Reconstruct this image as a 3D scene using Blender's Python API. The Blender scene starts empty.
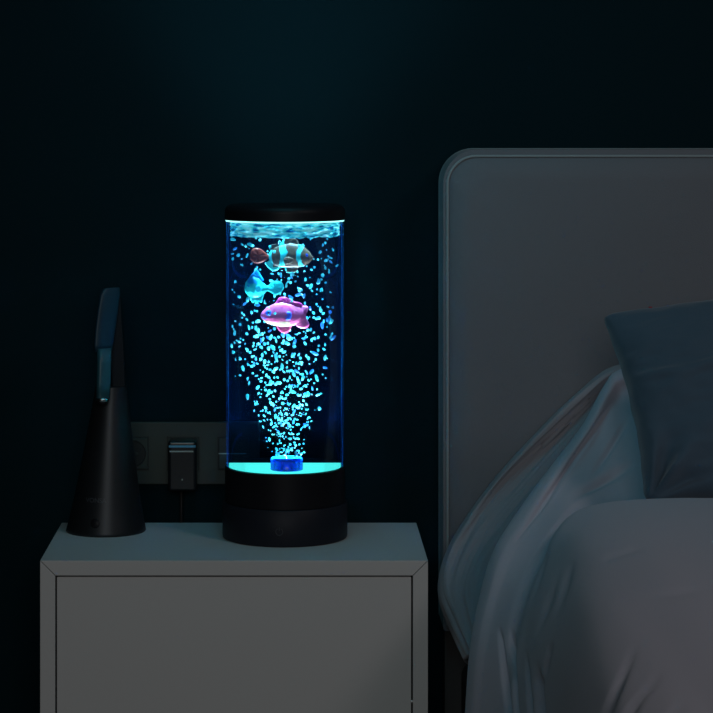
import bpy, bmesh, math, random
from mathutils import Vector, Matrix, noise, Euler

PI = math.pi
C = bpy.context.scene.collection
scene = bpy.context.scene

# ------------------------------------------------------------------ camera
F, VX, VY = 2360.0, 292.0, 120.0          # focal length and principal point, in pixels
CAMZ = 1.011
cam_d = bpy.data.cameras.new('camera')
cam_d.sensor_width = 36.0
cam_d.lens = F / 713.0 * 36.0
cam_d.shift_x = (356.5 - VX) / 713.0
cam_d.shift_y = -(356.5 - VY) / 713.0
cam_d.clip_start = 0.05
cam = bpy.data.objects.new('camera', cam_d)
cam.location = (0, 0, CAMZ)
cam.rotation_euler = (PI / 2, 0, 0)
C.objects.link(cam)
scene.camera = cam

# ------------------------------------------------------------------ world, light, exposure
w = bpy.data.worlds.new('world'); scene.world = w
w.use_nodes = True
w.node_tree.nodes['Background'].inputs[0].default_value = (0.25, 0.35, 0.5, 1)
w.node_tree.nodes['Background'].inputs[1].default_value = 0.01

def area(name, loc, target, size, energy, color, size_y=None, spread=PI):
    d = bpy.data.lights.new(name, 'AREA')
    d.energy = energy; d.color = color; d.size = size; d.spread = spread
    if size_y:
        d.shape = 'RECTANGLE'; d.size_y = size_y
    o = bpy.data.objects.new(name, d)
    o.location = loc
    o.rotation_euler = (Vector(target) - Vector(loc)).to_track_quat('-Z', 'Y').to_euler()
    C.objects.link(o)
    return o

# added front fill from behind the viewer; an added dim warm fill for the duvet
area('front_fill', (0.0, -1.5, 1.6), (0.25, 2.8, 0.5), 1.3, 17.0, (0.97, 1.0, 1.0), 1.1)
area('duvet_fill', (1.45, 1.15, 2.1), (0.55, 2.1, 0.5), 0.5, 4.0, (1.0, 0.87, 0.88))
area('teal_fill', (0.0, 2.6, 1.36), (0.15, 3.0, 0.8), 0.3, 0.66, (0.11, 0.64, 0.82))  # added teal fill for the headboard and wall, no such lamp known

scene.view_settings.view_transform = 'Standard'
scene.view_settings.look = 'None'
scene.view_settings.gamma = 1.0
scene.view_settings.use_curve_mapping = False
scene.view_settings.exposure = 0.0
scene.cycles.use_denoising = True
scene.cycles.transparent_max_bounces = 24
scene.cycles.max_bounces = 8

# ------------------------------------------------------------------ helpers
def P(px, py, z):
    """a point at distance z seen at picture position (px, py)"""
    return Vector(((px - VX) / F * z, z, CAMZ - (py - VY) / F * z))

def mat(name, color, rough=0.6, metal=0.0, spec=0.5, emis=None, estr=0.0, bump=0.0, bscale=200.0,
        var=0.0, vscale=3.0, sheen=0.0):
    m = bpy.data.materials.new(name); m.use_nodes = True
    nt = m.node_tree; b = nt.nodes['Principled BSDF']
    b.inputs['Base Color'].default_value = (*color, 1)
    b.inputs['Roughness'].default_value = rough
    b.inputs['Metallic'].default_value = metal
    b.inputs['Specular IOR Level'].default_value = spec
    if sheen:
        b.inputs['Sheen Weight'].default_value = sheen
        b.inputs['Sheen Roughness'].default_value = 0.5
    if emis:
        b.inputs['Emission Color'].default_value = (*emis, 1)
        b.inputs['Emission Strength'].default_value = estr
    tc = nt.nodes.new('ShaderNodeTexCoord')
    if var:
        n = nt.nodes.new('ShaderNodeTexNoise'); n.inputs['Scale'].default_value = vscale
        n.inputs['Detail'].default_value = 4
        nt.links.new(tc.outputs['Object'], n.inputs['Vector'])
        mx = nt.nodes.new('ShaderNodeMix'); mx.data_type = 'RGBA'
        mx.inputs[6].default_value = (*[c * (1 - var) for c in color], 1)
        mx.inputs[7].default_value = (*[min(1, c * (1 + var)) for c in color], 1)
        nt.links.new(n.outputs['Fac'], mx.inputs[0])
        nt.links.new(mx.outputs[2], b.inputs['Base Color'])
    if bump:
        n2 = nt.nodes.new('ShaderNodeTexNoise'); n2.inputs['Scale'].default_value = bscale
        n2.inputs['Detail'].default_value = 3
        nt.links.new(tc.outputs['Object'], n2.inputs['Vector'])
        bp = nt.nodes.new('ShaderNodeBump'); bp.inputs['Strength'].default_value = bump
        bp.inputs['Distance'].default_value = 0.002
        nt.links.new(n2.outputs['Fac'], bp.inputs['Height'])
        nt.links.new(bp.outputs['Normal'], b.inputs['Normal'])
    return m

def obj(name, bm, m, parent=None, smooth=False, loc=None):
    me = bpy.data.meshes.new(name)
    bmesh.ops.recalc_face_normals(bm, faces=bm.faces[:])
    bm.to_mesh(me); bm.free()
    if m: me.materials.append(m)
    if smooth:
        for p in me.polygons: p.use_smooth = True
    o = bpy.data.objects.new(name, me)
    if loc is not None: o.location = loc
    if parent: o.parent = parent
    C.objects.link(o)
    return o

def tag(o, label=None, cat=None, group=None, kind=None):
    if label: o['label'] = label
    if cat: o['category'] = cat
    if group: o['group'] = group
    if kind: o['kind'] = kind
    return o

def thing(name, label, cat, loc=(0, 0, 0), group=None):
    o = bpy.data.objects.new(name, None); C.objects.link(o)
    o.location = loc; o.empty_display_size = 0.05
    return tag(o, label, cat, group)

def add_box(bm, x0, x1, y0, y1, z0, z1, bev=0.0, seg=2):
    r = bmesh.ops.create_cube(bm, size=1.0)
    vs = r['verts']
    for v in vs:
        v.co = Vector((x0 + (v.co.x + .5) * (x1 - x0), y0 + (v.co.y + .5) * (y1 - y0), z0 + (v.co.z + .5) * (z1 - z0)))
    if bev:
        es = list({e for v in vs for e in v.link_edges})
        bmesh.ops.bevel(bm, geom=es, offset=bev, segments=seg, affect='EDGES', profile=0.5)
    return bm

def box(*a, **k): return add_box(bmesh.new(), *a, **k)

def add_lathe(bm, prof, n=64, cx=0, cy=0, closed=False, squash=1.0):
    rings = []
    for r, z in prof:
        if r < 1e-6:
            rings.append([bm.verts.new((cx, cy, z))])
        else:
            rings.append([bm.verts.new((cx + r * math.cos(2 * PI * i / n), cy + squash * r * math.sin(2 * PI * i / n), z)) for i in range(n)])
    pairs = list(zip(rings, rings[1:]))
    if closed: pairs.append((rings[-1], rings[0]))
    for a, b in pairs:
        for i in range(n):
            j = (i + 1) % n
            if len(a) == 1 and len(b) == 1: continue
            if len(a) == 1: bm.faces.new((a[0], b[i], b[j]))
            elif len(b) == 1: bm.faces.new((a[i], b[0], a[j]))
            else: bm.faces.new((a[i], a[j], b[j], b[i]))
    return bm

def lathe(*a, **k): return add_lathe(bmesh.new(), *a, **k)

def add_tube(bm, pts, rad, n=10, cap=True):
    """a round bar through pts; rad may be a list of (rx, ry) or a number"""
    pts = [Vector(p) for p in pts]
    rings = []
    up = Vector((0, 1, 0))
    for i, p in enumerate(pts):
        t = (pts[min(i + 1, len(pts) - 1)] - pts[max(i - 1, 0)]).normalized()
        a = up.cross(t)
        if a.length < 1e-4: a = Vector((1, 0, 0)).cross(t)
        a.normalize(); b = t.cross(a).normalized()
        r = rad[i] if isinstance(rad, (list, tuple)) else rad
        rx, ry = r if isinstance(r, (list, tuple)) else (r, r)
        rings.append([bm.verts.new(p + a * rx * math.cos(2 * PI * k / n) + b * ry * math.sin(2 * PI * k / n)) for k in range(n)])
    for a, b in zip(rings, rings[1:]):
        for k in range(n):
            bm.faces.new((a[k], a[(k + 1) % n], b[(k + 1) % n], b[k]))
    if cap:
        bm.faces.new(rings[0]); bm.faces.new(rings[-1][::-1])
    return bm

def add_prism(bm, pts, axis_vec, bev=0.0):
    """extrude an outline of 3-D points along axis_vec"""
    a = [bm.verts.new(Vector(p)) for p in pts]
    b = [bm.verts.new(Vector(p) + Vector(axis_vec)) for p in pts]
    n = len(a)
    f1 = bm.faces.new(a); f2 = bm.faces.new(b[::-1])
    for i in range(n):
        bm.faces.new((a[i], b[i], b[(i + 1) % n], a[(i + 1) % n]))
    if bev:
        es = list(set(f1.edges) | set(f2.edges))
        bmesh.ops.bevel(bm, geom=es, offset=bev, segments=3, affect='EDGES', profile=0.5)
    return bm

def catmull(p0, p1, p2, p3, t):
    return 0.5 * ((2 * p1) + (-p0 + p2) * t + (2 * p0 - 5 * p1 + 4 * p2 - p3) * t * t + (-p0 + 3 * p1 - 3 * p2 + p3) * t ** 3)

def resample(pts, n):
    out = []; m = len(pts) - 1
    for i in range(n):
        s = i / (n - 1) * m; k = min(int(s), m - 1); t = s - k
        g = lambda j: pts[max(0, min(m, j))]
        out.append(catmull(g(k - 1), g(k), g(k + 1), g(k + 2), t))
    return out

def loft(rows, nu, nv, disp=None):
    rr = [resample(r, nu) for r in rows]
    cols = [resample([r[i] for r in rr], nv) for i in range(nu)]
    grid = [[cols[i][j] for i in range(nu)] for j in range(nv)]
    bm = bmesh.new()
    vs = []
    tot = 0.0
    for j in range(1, nv - 1, 5):
        for i in range(1, nu - 1, 5):
            tot += (grid[j][i + 1] - grid[j][i - 1]).cross(grid[j + 1][i] - grid[j - 1][i]).z
    sgn = 1.0 if tot > 0 else -1.0
    for j in range(nv):
        row = []
        for i in range(nu):
            p = grid[j][i]
            if disp:
                a = grid[j][min(i + 1, nu - 1)] - grid[j][max(i - 1, 0)]
                b = grid[min(j + 1, nv - 1)][i] - grid[max(j - 1, 0)][i]
                nrm = a.cross(b)
                if nrm.length > 1e-12:
                    nrm = nrm.normalized() * sgn
                    p = p + nrm * disp(i / (nu - 1), j / (nv - 1), p)
            row.append(bm.verts.new(p))
        vs.append(row)
    for j in range(nv - 1):
        for i in range(nu - 1):
            bm.faces.new((vs[j][i], vs[j][i + 1], vs[j + 1][i + 1], vs[j + 1][i]))
    return bm

def solidify(o, t, off=-1):
    m = o.modifiers.new('thickness', 'SOLIDIFY'); m.thickness = t; m.offset = off
    return o

def nz(x, y, z=0.0): return noise.noise(Vector((x, y, z)))

# ------------------------------------------------------------------ materials
M = {}
M['wall'] = mat('dark_teal_wall_paint', (0.0042, 0.0185, 0.0240), 0.9, spec=0.05, bump=0.15, bscale=60, var=0.12, vscale=2.0)
M['floor'] = mat('dark_floor', (0.03, 0.026, 0.022), 0.6, spec=0.2, var=0.3, vscale=6)
M['ceiling'] = mat('ceiling_paint', (0.05, 0.06, 0.065), 0.9, spec=0.1)
M['cabinet'] = mat('grey_lacquer', (0.60, 0.60, 0.59), 0.5, spec=0.25, bump=0.02, bscale=500)
M['cabinet_dark'] = mat('dark_gap', (0.01, 0.01, 0.01), 0.9, spec=0.1)
M['headboard'] = mat('headboard_fabric', (0.205, 0.205, 0.225), 0.9, spec=0.1, bump=0.25, bscale=900, var=0.07, vscale=5, sheen=0.15)
M['piping'] = mat('piping_fabric', (0.34, 0.37, 0.38), 0.8, spec=0.15, sheen=0.2)
M['bedbase'] = mat('bed_base_fabric', (0.10, 0.10, 0.10), 0.9, spec=0.1)
M['sheet'] = mat('grey_bed_linen', (0.34, 0.335, 0.37), 0.85, spec=0.12, bump=0.12, bscale=700, sheen=0.15)
M['duvet'] = mat('grey_duvet_cotton', (0.52, 0.52, 0.60), 0.85, spec=0.12, bump=0.12, bscale=700, sheen=0.15)
M['pillow'] = mat('dark_slate_velvet', (0.07, 0.115, 0.16), 0.8, spec=0.15, bump=0.15, bscale=600, sheen=0.3)
M['mattress'] = mat('mattress_cotton', (0.4, 0.4, 0.4), 0.9, spec=0.1)
M['red'] = mat('red_thread', (0.35, 0.01, 0.03), 0.7)
M['black_plastic'] = mat('black_matt_plastic', (0.009, 0.0085, 0.011), 0.45, spec=0.2)
M['lamp_base'] = mat('charcoal_plastic', (0.014, 0.015, 0.022), 0.5, spec=0.2)
M['mark'] = mat('grey_print', (0.06, 0.065, 0.075), 0.5)
M['desk_lamp'] = mat('anthracite_metal', (0.027, 0.030, 0.034), 0.42, metal=0.55, spec=0.5)
M['desk_arm'] = mat('gunmetal_arm', (0.006, 0.010, 0.015), 0.6, metal=0.0, spec=0.2)
M['chrome'] = mat('chrome', (0.6, 0.62, 0.62), 0.2, metal=1.0)
M['socket'] = mat('grey_socket_plastic', (0.055, 0.07, 0.062), 0.5, spec=0.3)
M['socket_dark'] = mat('socket_recess', (0.02, 0.024, 0.024), 0.6)
M['charger'] = mat('black_glossy_plastic', (0.010, 0.013, 0.016), 0.3)
M['white_strip'] = mat('pale_strip', (0.5, 0.55, 0.5), 0.5)
M['blue_strip'] = mat('blue_strip', (0.12, 0.42, 0.62), 0.4)  # blue light on the charger's top edge, put into the colour
M['cord'] = mat('black_cord', (0.015, 0.012, 0.012), 0.6)

CY = (0.075, 0.93, 0.88)
def emitter(name, col, s):
    m = bpy.data.materials.new(name); m.use_nodes = True
    nt = m.node_tree; nt.nodes.remove(nt.nodes['Principled BSDF'])
    e = nt.nodes.new('ShaderNodeEmission'); e.inputs[0].default_value = (*col, 1); e.inputs[1].default_value = s
    nt.links.new(e.outputs[0], nt.nodes['Material Output'].inputs[0])
    return m
M['led'] = emitter('cyan_led_diffuser', (0.075, 1.0, 0.92), 1.05)
M['led_top'] = emitter('cyan_led_rim', (0.35, 1.0, 0.98), 1.8)

def scatter_mat(name, col, translucent=0.55, gloss=0.08, var=None):
    m = bpy.data.materials.new(name); m.use_nodes = True
    nt = m.node_tree; nt.nodes.remove(nt.nodes['Principled BSDF'])
    d = nt.nodes.new('ShaderNodeBsdfDiffuse'); t = nt.nodes.new('ShaderNodeBsdfTranslucent')
    g = nt.nodes.new('ShaderNodeBsdfGlossy'); g.inputs['Roughness'].default_value = 0.15
    d.inputs[0].default_value = t.inputs[0].default_value = (*col, 1)
    a = nt.nodes.new('ShaderNodeMixShader'); a.inputs[0].default_value = translucent
    b = nt.nodes.new('ShaderNodeMixShader'); b.inputs[0].default_value = gloss
    nt.links.new(d.outputs[0], a.inputs[1]); nt.links.new(t.outputs[0], a.inputs[2])
    nt.links.new(a.outputs[0], b.inputs[1]); nt.links.new(g.outputs[0], b.inputs[2])
    nt.links.new(b.outputs[0], nt.nodes['Material Output'].inputs[0])
    return m
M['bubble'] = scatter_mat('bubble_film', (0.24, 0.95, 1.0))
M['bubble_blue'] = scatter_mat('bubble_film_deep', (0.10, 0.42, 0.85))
M['nozzle'] = scatter_mat('blue_translucent_plastic', (0.012, 0.26, 1.0), 0.4, 0.05)

def shell_mat(name, clear, haze_col, haze, edge, gloss):
    """clear acrylic / water: mostly transparent, a little haze that reads stronger edge-on"""
    m = bpy.data.materials.new(name); m.use_nodes = True
    nt = m.node_tree; nt.nodes.remove(nt.nodes['Principled BSDF'])
    L = nt.links.new
    tr = nt.nodes.new('ShaderNodeBsdfTransparent'); tr.inputs[0].default_value = (*clear, 1)
    tl = nt.nodes.new('ShaderNodeBsdfTranslucent'); tl.inputs[0].default_value = (*haze_col, 1)
    gl = nt.nodes.new('ShaderNodeBsdfGlossy'); gl.inputs['Roughness'].default_value = 0.05
    lw = nt.nodes.new('ShaderNodeLayerWeight'); lw.inputs[0].default_value = 0.5
    pw = nt.nodes.new('ShaderNodeMath'); pw.operation = 'POWER'; pw.inputs[1].default_value = 24.0
    L(lw.outputs['Facing'], pw.inputs[0])
    ma = nt.nodes.new('ShaderNodeMath'); ma.operation = 'MULTIPLY_ADD'
    ma.inputs[1].default_value = edge; ma.inputs[2].default_value = haze
    L(pw.outputs[0], ma.inputs[0])
    mx = nt.nodes.new('ShaderNodeMixShader'); L(ma.outputs[0], mx.inputs[0])
    L(tr.outputs[0], mx.inputs[1]); L(tl.outputs[0], mx.inputs[2])
    fr = nt.nodes.new('ShaderNodeFresnel'); fr.inputs[0].default_value = 1.25
    mg = nt.nodes.new('ShaderNodeMath'); mg.operation = 'MULTIPLY'; mg.inputs[1].default_value = gloss
    L(fr.outputs[0], mg.inputs[0])
    m2 = nt.nodes.new('ShaderNodeMixShader'); L(mg.outputs[0], m2.inputs[0])
    L(mx.outputs[0], m2.inputs[1]); L(gl.outputs[0], m2.inputs[2])
    L(m2.outputs[0], nt.nodes['Material Output'].inputs[0])
    return m
M['tube'] = shell_mat('clear_acrylic', (0.97, 0.98, 1.0), (0.01, 0.20, 0.8), 0.003, 0.85, 0.12)
M['water'] = shell_mat('clear_water', (0.36, 0.60, 0.72), (0.02, 0.15, 0.8), 0.003, 0.02, 0.05)

def froth_mat():
    m = bpy.data.materials.new('agitated_froth'); m.use_nodes = True
    nt = m.node_tree; nt.nodes.remove(nt.nodes['Principled BSDF']); L = nt.links.new
    tc = nt.nodes.new('ShaderNodeTexCoord'); mp = nt.nodes.new('ShaderNodeMapping')
    mp.inputs['Scale'].default_value = (1, 1, 5)
    L(tc.outputs['Object'], mp.inputs[0])
    n = nt.nodes.new('ShaderNodeTexNoise'); n.inputs['Scale'].default_value = 75; n.inputs['Detail'].default_value = 5
    L(mp.outputs[0], n.inputs['Vector'])
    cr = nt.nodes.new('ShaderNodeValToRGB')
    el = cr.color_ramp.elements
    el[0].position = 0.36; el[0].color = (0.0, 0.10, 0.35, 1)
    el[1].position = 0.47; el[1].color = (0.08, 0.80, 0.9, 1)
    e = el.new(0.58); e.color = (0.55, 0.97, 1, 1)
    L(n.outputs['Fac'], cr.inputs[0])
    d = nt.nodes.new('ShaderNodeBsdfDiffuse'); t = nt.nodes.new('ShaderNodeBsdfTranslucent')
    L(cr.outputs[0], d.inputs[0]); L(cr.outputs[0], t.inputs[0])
    mx = nt.nodes.new('ShaderNodeMixShader'); mx.inputs[0].default_value = 0.75
    L(d.outputs[0], mx.inputs[1]); L(t.outputs[0], mx.inputs[2])
    L(mx.outputs[0], nt.nodes['Material Output'].inputs[0])
    return m
M['froth'] = froth_mat()

def painted(name):
    """glossy toy plastic whose pattern is the mesh's colour attribute"""
    m = bpy.data.materials.new(name); m.use_nodes = True
    nt = m.node_tree; b = nt.nodes['Principled BSDF']
    a = nt.nodes.new('ShaderNodeAttribute'); a.attribute_name = 'paint'
    nt.links.new(a.outputs['Color'], b.inputs['Base Color'])
    b.inputs['Roughness'].default_value = 0.35
    return m
M['painted'] = painted('painted_toy_plastic')

# ------------------------------------------------------------------ the room
ZW = 3.10                                  # the wall behind the nightstand
XL, XR, YF, H = -2.0, 2.3, -1.6, 2.6
def struct(name, bm, m): return tag(obj(name, bm, m), kind='structure')
struct('wall_back', box(XL - .1, XR + .1, ZW, ZW + .1, -0.0, H), M['wall'])
struct('wall_left', box(XL - .1, XL, YF, ZW, 0, H), M['wall'])
struct('wall_right', box(XR, XR + .1, YF, ZW, 0, H), M['wall'])
wf = bmesh.new()
add_box(wf, XL - .1, -.75, YF - .1, YF, 0, H); add_box(wf, .75, XR + .1, YF - .1, YF, 0, H)
add_box(wf, -.75, .75, YF - .1, YF, 0, 1.1); add_box(wf, -.75, .75, YF - .1, YF, 2.4, H)
struct('wall_front', wf, M['wall'])
struct('floor', box(XL - .1, XR + .1, YF - .1, ZW + .1, -0.1, 0), M['floor'])
struct('ceiling', box(XL - .1, XR + .1, YF - .1, ZW + .1, H, H + .1), M['ceiling'])

# ------------------------------------------------------------------ nightstand
ZF, ZB, TOP = 2.737, 2.995, 0.5
xl, xr = (40 - VX) / F * ZF, (428 - VX) / F * ZF
T = 0.0175
ns = thing('nightstand', 'grey square bedside cabinet with mitred frame carrying both lamps', 'nightstand', ((xl + xr) / 2, (ZF + ZB) / 2, 0))
def loc_of(o): return Vector(o.location)
def shift(bm, o):
    off = loc_of(o)
    for v in bm.verts: v.co -= off
    return bm
hb = 0.05
fr = bmesh.new()
# four mitred boards: each a trapezoid prism running front to back
g = 0.0004
add_prism(fr, [(xl + g, ZF, TOP), (xr - g, ZF, TOP), (xr - T - g, ZF, TOP - T), (xl + T + g, ZF, TOP - T)], (0, ZB - ZF, 0), bev=0.0007)
add_prism(fr, [(xl, ZF, TOP - g), (xl + T, ZF, TOP - T - g), (xl + T, ZF, hb + T), (xl, ZF, hb)], (0, ZB - ZF, 0), bev=0.0007)
add_prism(fr, [(xr, ZF, TOP - g), (xr - T, ZF, TOP - T - g), (xr - T, ZF, hb + T), (xr, ZF, hb)], (0, ZB - ZF, 0), bev=0.0007)
add_prism(fr, [(xl, ZF, hb), (xr, ZF, hb), (xr - T, ZF, hb + T), (xl + T, ZF, hb + T)], (0, ZB - ZF, 0), bev=0.0007)
add_box(fr, xl + T, xr - T, ZB - .008, ZB - .002, hb + T, TOP - T)
obj('cabinet_body', shift(fr, ns), M['cabinet'], ns)
gp = 0.0019
obj('door', shift(box(xl + T + gp, xr - T - gp, ZF + .001, ZF + .019, hb + T + gp, TOP - T - gp, bev=0.0008), ns), M['cabinet'], ns)
obj('inner_liner', shift(box(xl + T + .0002, xr - T - .0002, ZF + .022, ZF + .03, hb + T + .0002, TOP - T - .0002), ns), M['cabinet_dark'], ns)
pl = P(411.8, 701.3, ZF)
bmp = bmesh.new(); bmesh.ops.create_icosphere(bmp, subdivisions=2, radius=0.0014)
for v in bmp.verts: v.co += Vector((pl.x, ZF - .0002, pl.z))
obj('door_bumper', shift(bmp, ns), mat('white_felt', (0.95, 0.95, 0.95), .6, emis=None), ns)['label'] = 'tiny white dot in the door gap'
obj('plinth', shift(box(xl + .03, xr - .03, ZF + .03, ZB - .02, 0, hb, bev=.002), ns), M['cabinet_dark'], ns)

# ------------------------------------------------------------------ wall sockets and charger
S3 = ZW / F
plate_c = P(183.5, 452.5, ZW)
pw, ph = 76 * S3, 31.2 * S3
so = thing('wall_socket_plate', 'grey three-gang socket and switch plate low on the wall behind the nightstand', 'wall socket', (plate_c.x, ZW, plate_c.z))
obj('faceplate', box(-pw, pw, -.008, 0, -ph, ph, bev=.0015), M['socket'], so)
def ring_rect(cx, hw, hh, y, t=.0009):
    bm = bmesh.new()
    add_box(bm, cx - hw, cx + hw, y - .0006, y + .001, hh - t, hh)
    add_box(bm, cx - hw, cx + hw, y - .0006, y + .001, -hh, -hh + t)
    add_box(bm, cx - hw, cx - hw + t, y - .0006, y + .001, -hh, hh)
    add_box(bm, cx + hw - t, cx + hw, y - .0006, y + .001, -hh, hh)
    return bm
for k in (-1, 0):
    cx = k * 50.5 * S3
    ins = obj('socket_insert', box(cx - .0200, cx + .0200, -.0095, -.004, -.0205, .0205, bev=.0008), M['socket'], so)
    obj('insert_groove', ring_rect(cx, .0212, .0218, -.0083), M['socket_dark'], ins)
    # round recess with two pin holes and an earth pin
    obj('socket_well', add_lathe(bmesh.new(), [(0, 0), (.0175, 0), (.0178, .0012), (.0172, .0012), (.0165, .0004), (0, .0004)], 40), M['socket_dark'], ins)
    wl = ins.children[-1]; wl.location = (cx, -.0094, 0); wl.rotation_euler = (PI / 2, 0, 0)
    pin = bmesh.new()
    add_lathe(pin, [(0, 0), (.0022, 0), (.0022, .0016), (0, .0018)], 16, cx=-.0055)
    add_lathe(pin, [(0, 0), (.0022, 0), (.0022, .0016), (0, .0018)], 16, cx=.0055)
    add_lathe(pin, [(0, 0), (.0020, 0), (.0020, .0026), (0, .003)], 16, cy=.009)
    po = obj('pin_hole', pin, M['socket'], ins); po.location = (cx, -.0102, 0); po.rotation_euler = (PI / 2, 0, 0)
cx = 50.5 * S3
ins = obj('switch_rocker', box(cx - .0200, cx + .0200, -.0105, -.004, -.0205, .0205, bev=.0012), M['socket'], so)
obj('insert_groove', ring_rect(cx, .0212, .0218, -.0083), M['socket_dark'], ins)
obj('indicator_line', box(cx - .0200, cx + .016, -.0112, -.0100, -.0006, .0007), M['white_strip'], ins)['label'] = 'pale line across the switch'

cc = P(182.5, 464, 3.065)
S4 = 3.056 / F
ch = thing('phone_charger', 'black plug-in charger block with a painted blue-lit top edge in the middle socket', 'charger', (cc.x, ZW - .0098, cc.z))
dpt = .034
hw, hh = 14.3 * S4, 27 * S4
obj('charger_body', box(-hw, hw, -dpt, 0, -hh, hh - .004, bev=.004, seg=4), M['charger'], ch)
obj('blue_lit_edge', box(-hw + .001, hw - .001, -dpt - .0006, -dpt + .003, hh - .0125, hh - .0095, bev=.0005), M['blue_strip'], ch)  # the blue-lit top edge, painted as a thin strip
obj('silver_stripe', box(-hw + .002, hw - .004, -dpt - .0006, -dpt + .003, hh - .0185, hh - .0165, bev=.0005), M['white_strip'], ch)
obj('indicator_dot', box(-.0008, .0008, -dpt - .0005, -dpt + .001, -hh + .015, -hh + .017), M['white_strip'], ch)
cd = add_tube(bmesh.new(), [(-.002, -.015, -hh + .002), (-.002, -.015, -hh - .03), (-.003, -.012, -hh - .09), (.02, -.011, -hh - .2), (.05, -.011, .02 - cc.z)], .0018, 8)
obj('charger_cord', cd, M['cord'], ch, smooth=True)

# ------------------------------------------------------------------ bubble lamp
ZL = 2.895
S = ZL / F
LX = (284.9 - VX) / F * ZL
def lz(py): return CAMZ - (py - VY) * S - TOP      # height above the nightstand top for a centre-plane picture row
lamp = thing('bubble_lamp', 'tall clear cylinder bubble lamp glowing cyan with black cap and base', 'lamp', (LX, ZL, TOP))
RB, RC, RT = 62.5 * S, 59.3 * S, 58.3 * S
zs = lz(500.8)
obj('base', lathe([(0, 0.0), (RB - .003, 0.0), (RB - .0008, .001), (RB, .003), (RB, zs - .0012), (RB - .001, zs), (RC, zs + .0003), (0, zs + .0003)], 96), M['lamp_base'], lamp, True)
zc = lz(465.5)
obj('collar', lathe([(0, zs + .0008), (RC + .0006, zs + .0008), (RC + .0006, zc - .0008), (RC - .001, zc), (RC - .003, zc), (RC - .003, zc - .018), (0, zc - .018)], 96), M['black_plastic'], lamp, True)
for o in lamp.children:
    mo = o.modifiers.new('edges', 'EDGE_SPLIT'); mo.split_angle = math.radians(40)
# power symbol on the base
ps = bmesh.new()
def on_base(ang, z, r=RB + .0002): return Vector((r * math.sin(ang), -r * math.cos(ang), z))
mz = lz(521)
a0 = -0.085
def arc(bm, a_c, z_c, r, t0, t1, n=14, th=.00035):
    pts = []
    for i in range(n + 1):
        t = t0 + (t1 - t0) * i / n
        pts.append(on_base(a_c + r * math.sin(t) / RB, z_c + r * math.cos(t)))
    add_tube(bm, pts, th, 6)
arc(ps, a0, mz, .0042, .5, 2 * PI - .5)
add_tube(ps, [on_base(a0, mz + .001), on_base(a0, mz + .0055)], .00035, 6)
obj('power_mark', ps, M['mark'], lamp)['label'] = 'faint round power symbol on the base'
# led plate
zr = zc + .0035
bm = bmesh.new(); n = 96; rl = RT - .0030
lo = [bm.verts.new((rl * math.cos(2 * PI * i / n), rl * math.sin(2 * PI * i / n), zc - .0175)) for i in range(n)]
hi = [bm.verts.new((rl * math.cos(2 * PI * i / n), rl * math.sin(2 * PI * i / n), lz(462.8) - .1455 * rl * math.sin(2 * PI * i / n))) for i in range(n)]
for i in range(n): bm.faces.new((lo[i], lo[(i + 1) % n], hi[(i + 1) % n], hi[i]))
bm.faces.new(lo[::-1]); bm.faces.new(hi)
lrg = obj('light_plate', bm, M['led'], lamp, True); lrg['label'] = 'glowing cyan sloping light plate under the water'
mo = lrg.modifiers.new('edges', 'EDGE_SPLIT'); mo.split_angle = math.radians(40)
zt0, zt1 = zc, lz(221)
obj('tube', lathe([(RT, zt0), (RT, zt1), (RT - .002, zt1), (RT - .002, zt0)], 96, closed=True), M['tube'], lamp, True)['label'] = 'clear acrylic tube with blue glowing edges'
RWt = RT - .0024
zw = lz(235)
obj('water', lathe([(0, lz(462.8) + .0006), (RWt, lz(462.8) + .0006), (RWt, zw), (0, zw)], 96), M['water'], lamp, True)
for v in lamp.children[-1].data.vertices:
    if v.co.z < .2: v.co.z -= .1455 * v.co.y
# froth just below the cap: a ragged wavy collar of foam against the glass
bm = bmesh.new(); n = 220; nr = 16
rings = []
for k in range(nr + 1):
    t = k / nr; ring = []
    for i in range(n):
        a = 2 * PI * i / n
        zz = lz(235.5) + (lz(222) - lz(235.5)) * t
        rr = RWt - .0024 + .0026 * nz(math.cos(a) * 9, math.sin(a) * 9, zz * 420)
        if k == 0: zz += .0022 * nz(math.cos(a) * 12, math.sin(a) * 12, 3)
        ring.append(bm.verts.new((rr * math.cos(a), rr * math.sin(a), zz)))
    rings.append(ring)
for a_, b_ in zip(rings, rings[1:]):
    for i in range(n):
        bm.faces.new((a_[i], a_[(i + 1) % n], b_[(i + 1) % n], b_[i]))
fo = obj('froth', bm, M['froth'], lamp, True); fo['label'] = 'bright rippling froth under the cap'; fo['kind'] = 'stuff'
RCAP = 60.1 * S
ctop, cbot = lz(204.5), lz(219.5)
prof = [(0, cbot), (RCAP, cbot), (RCAP, cbot + .0095)]
rr_ = .0085
for i in range(9):
    t = i / 8 * PI / 2
    prof.append((RCAP - rr_ + rr_ * math.cos(t), ctop - rr_ + rr_ * math.sin(t)))
prof.append((0, ctop))
cp = obj('cap', lathe(prof, 96), M['black_plastic'], lamp, True)
mo = cp.modifiers.new('edges', 'EDGE_SPLIT'); mo.split_angle = math.radians(40)
obj('light_rim', lathe([(RT - .012, lz(220.6)), (RT + .0012, lz(220.9)), (RT + .0012, cbot), (RT - .012, cbot)], 96, closed=True), M['led_top'], lamp, True)['label'] = 'thin bright ring under the cap'
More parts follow.
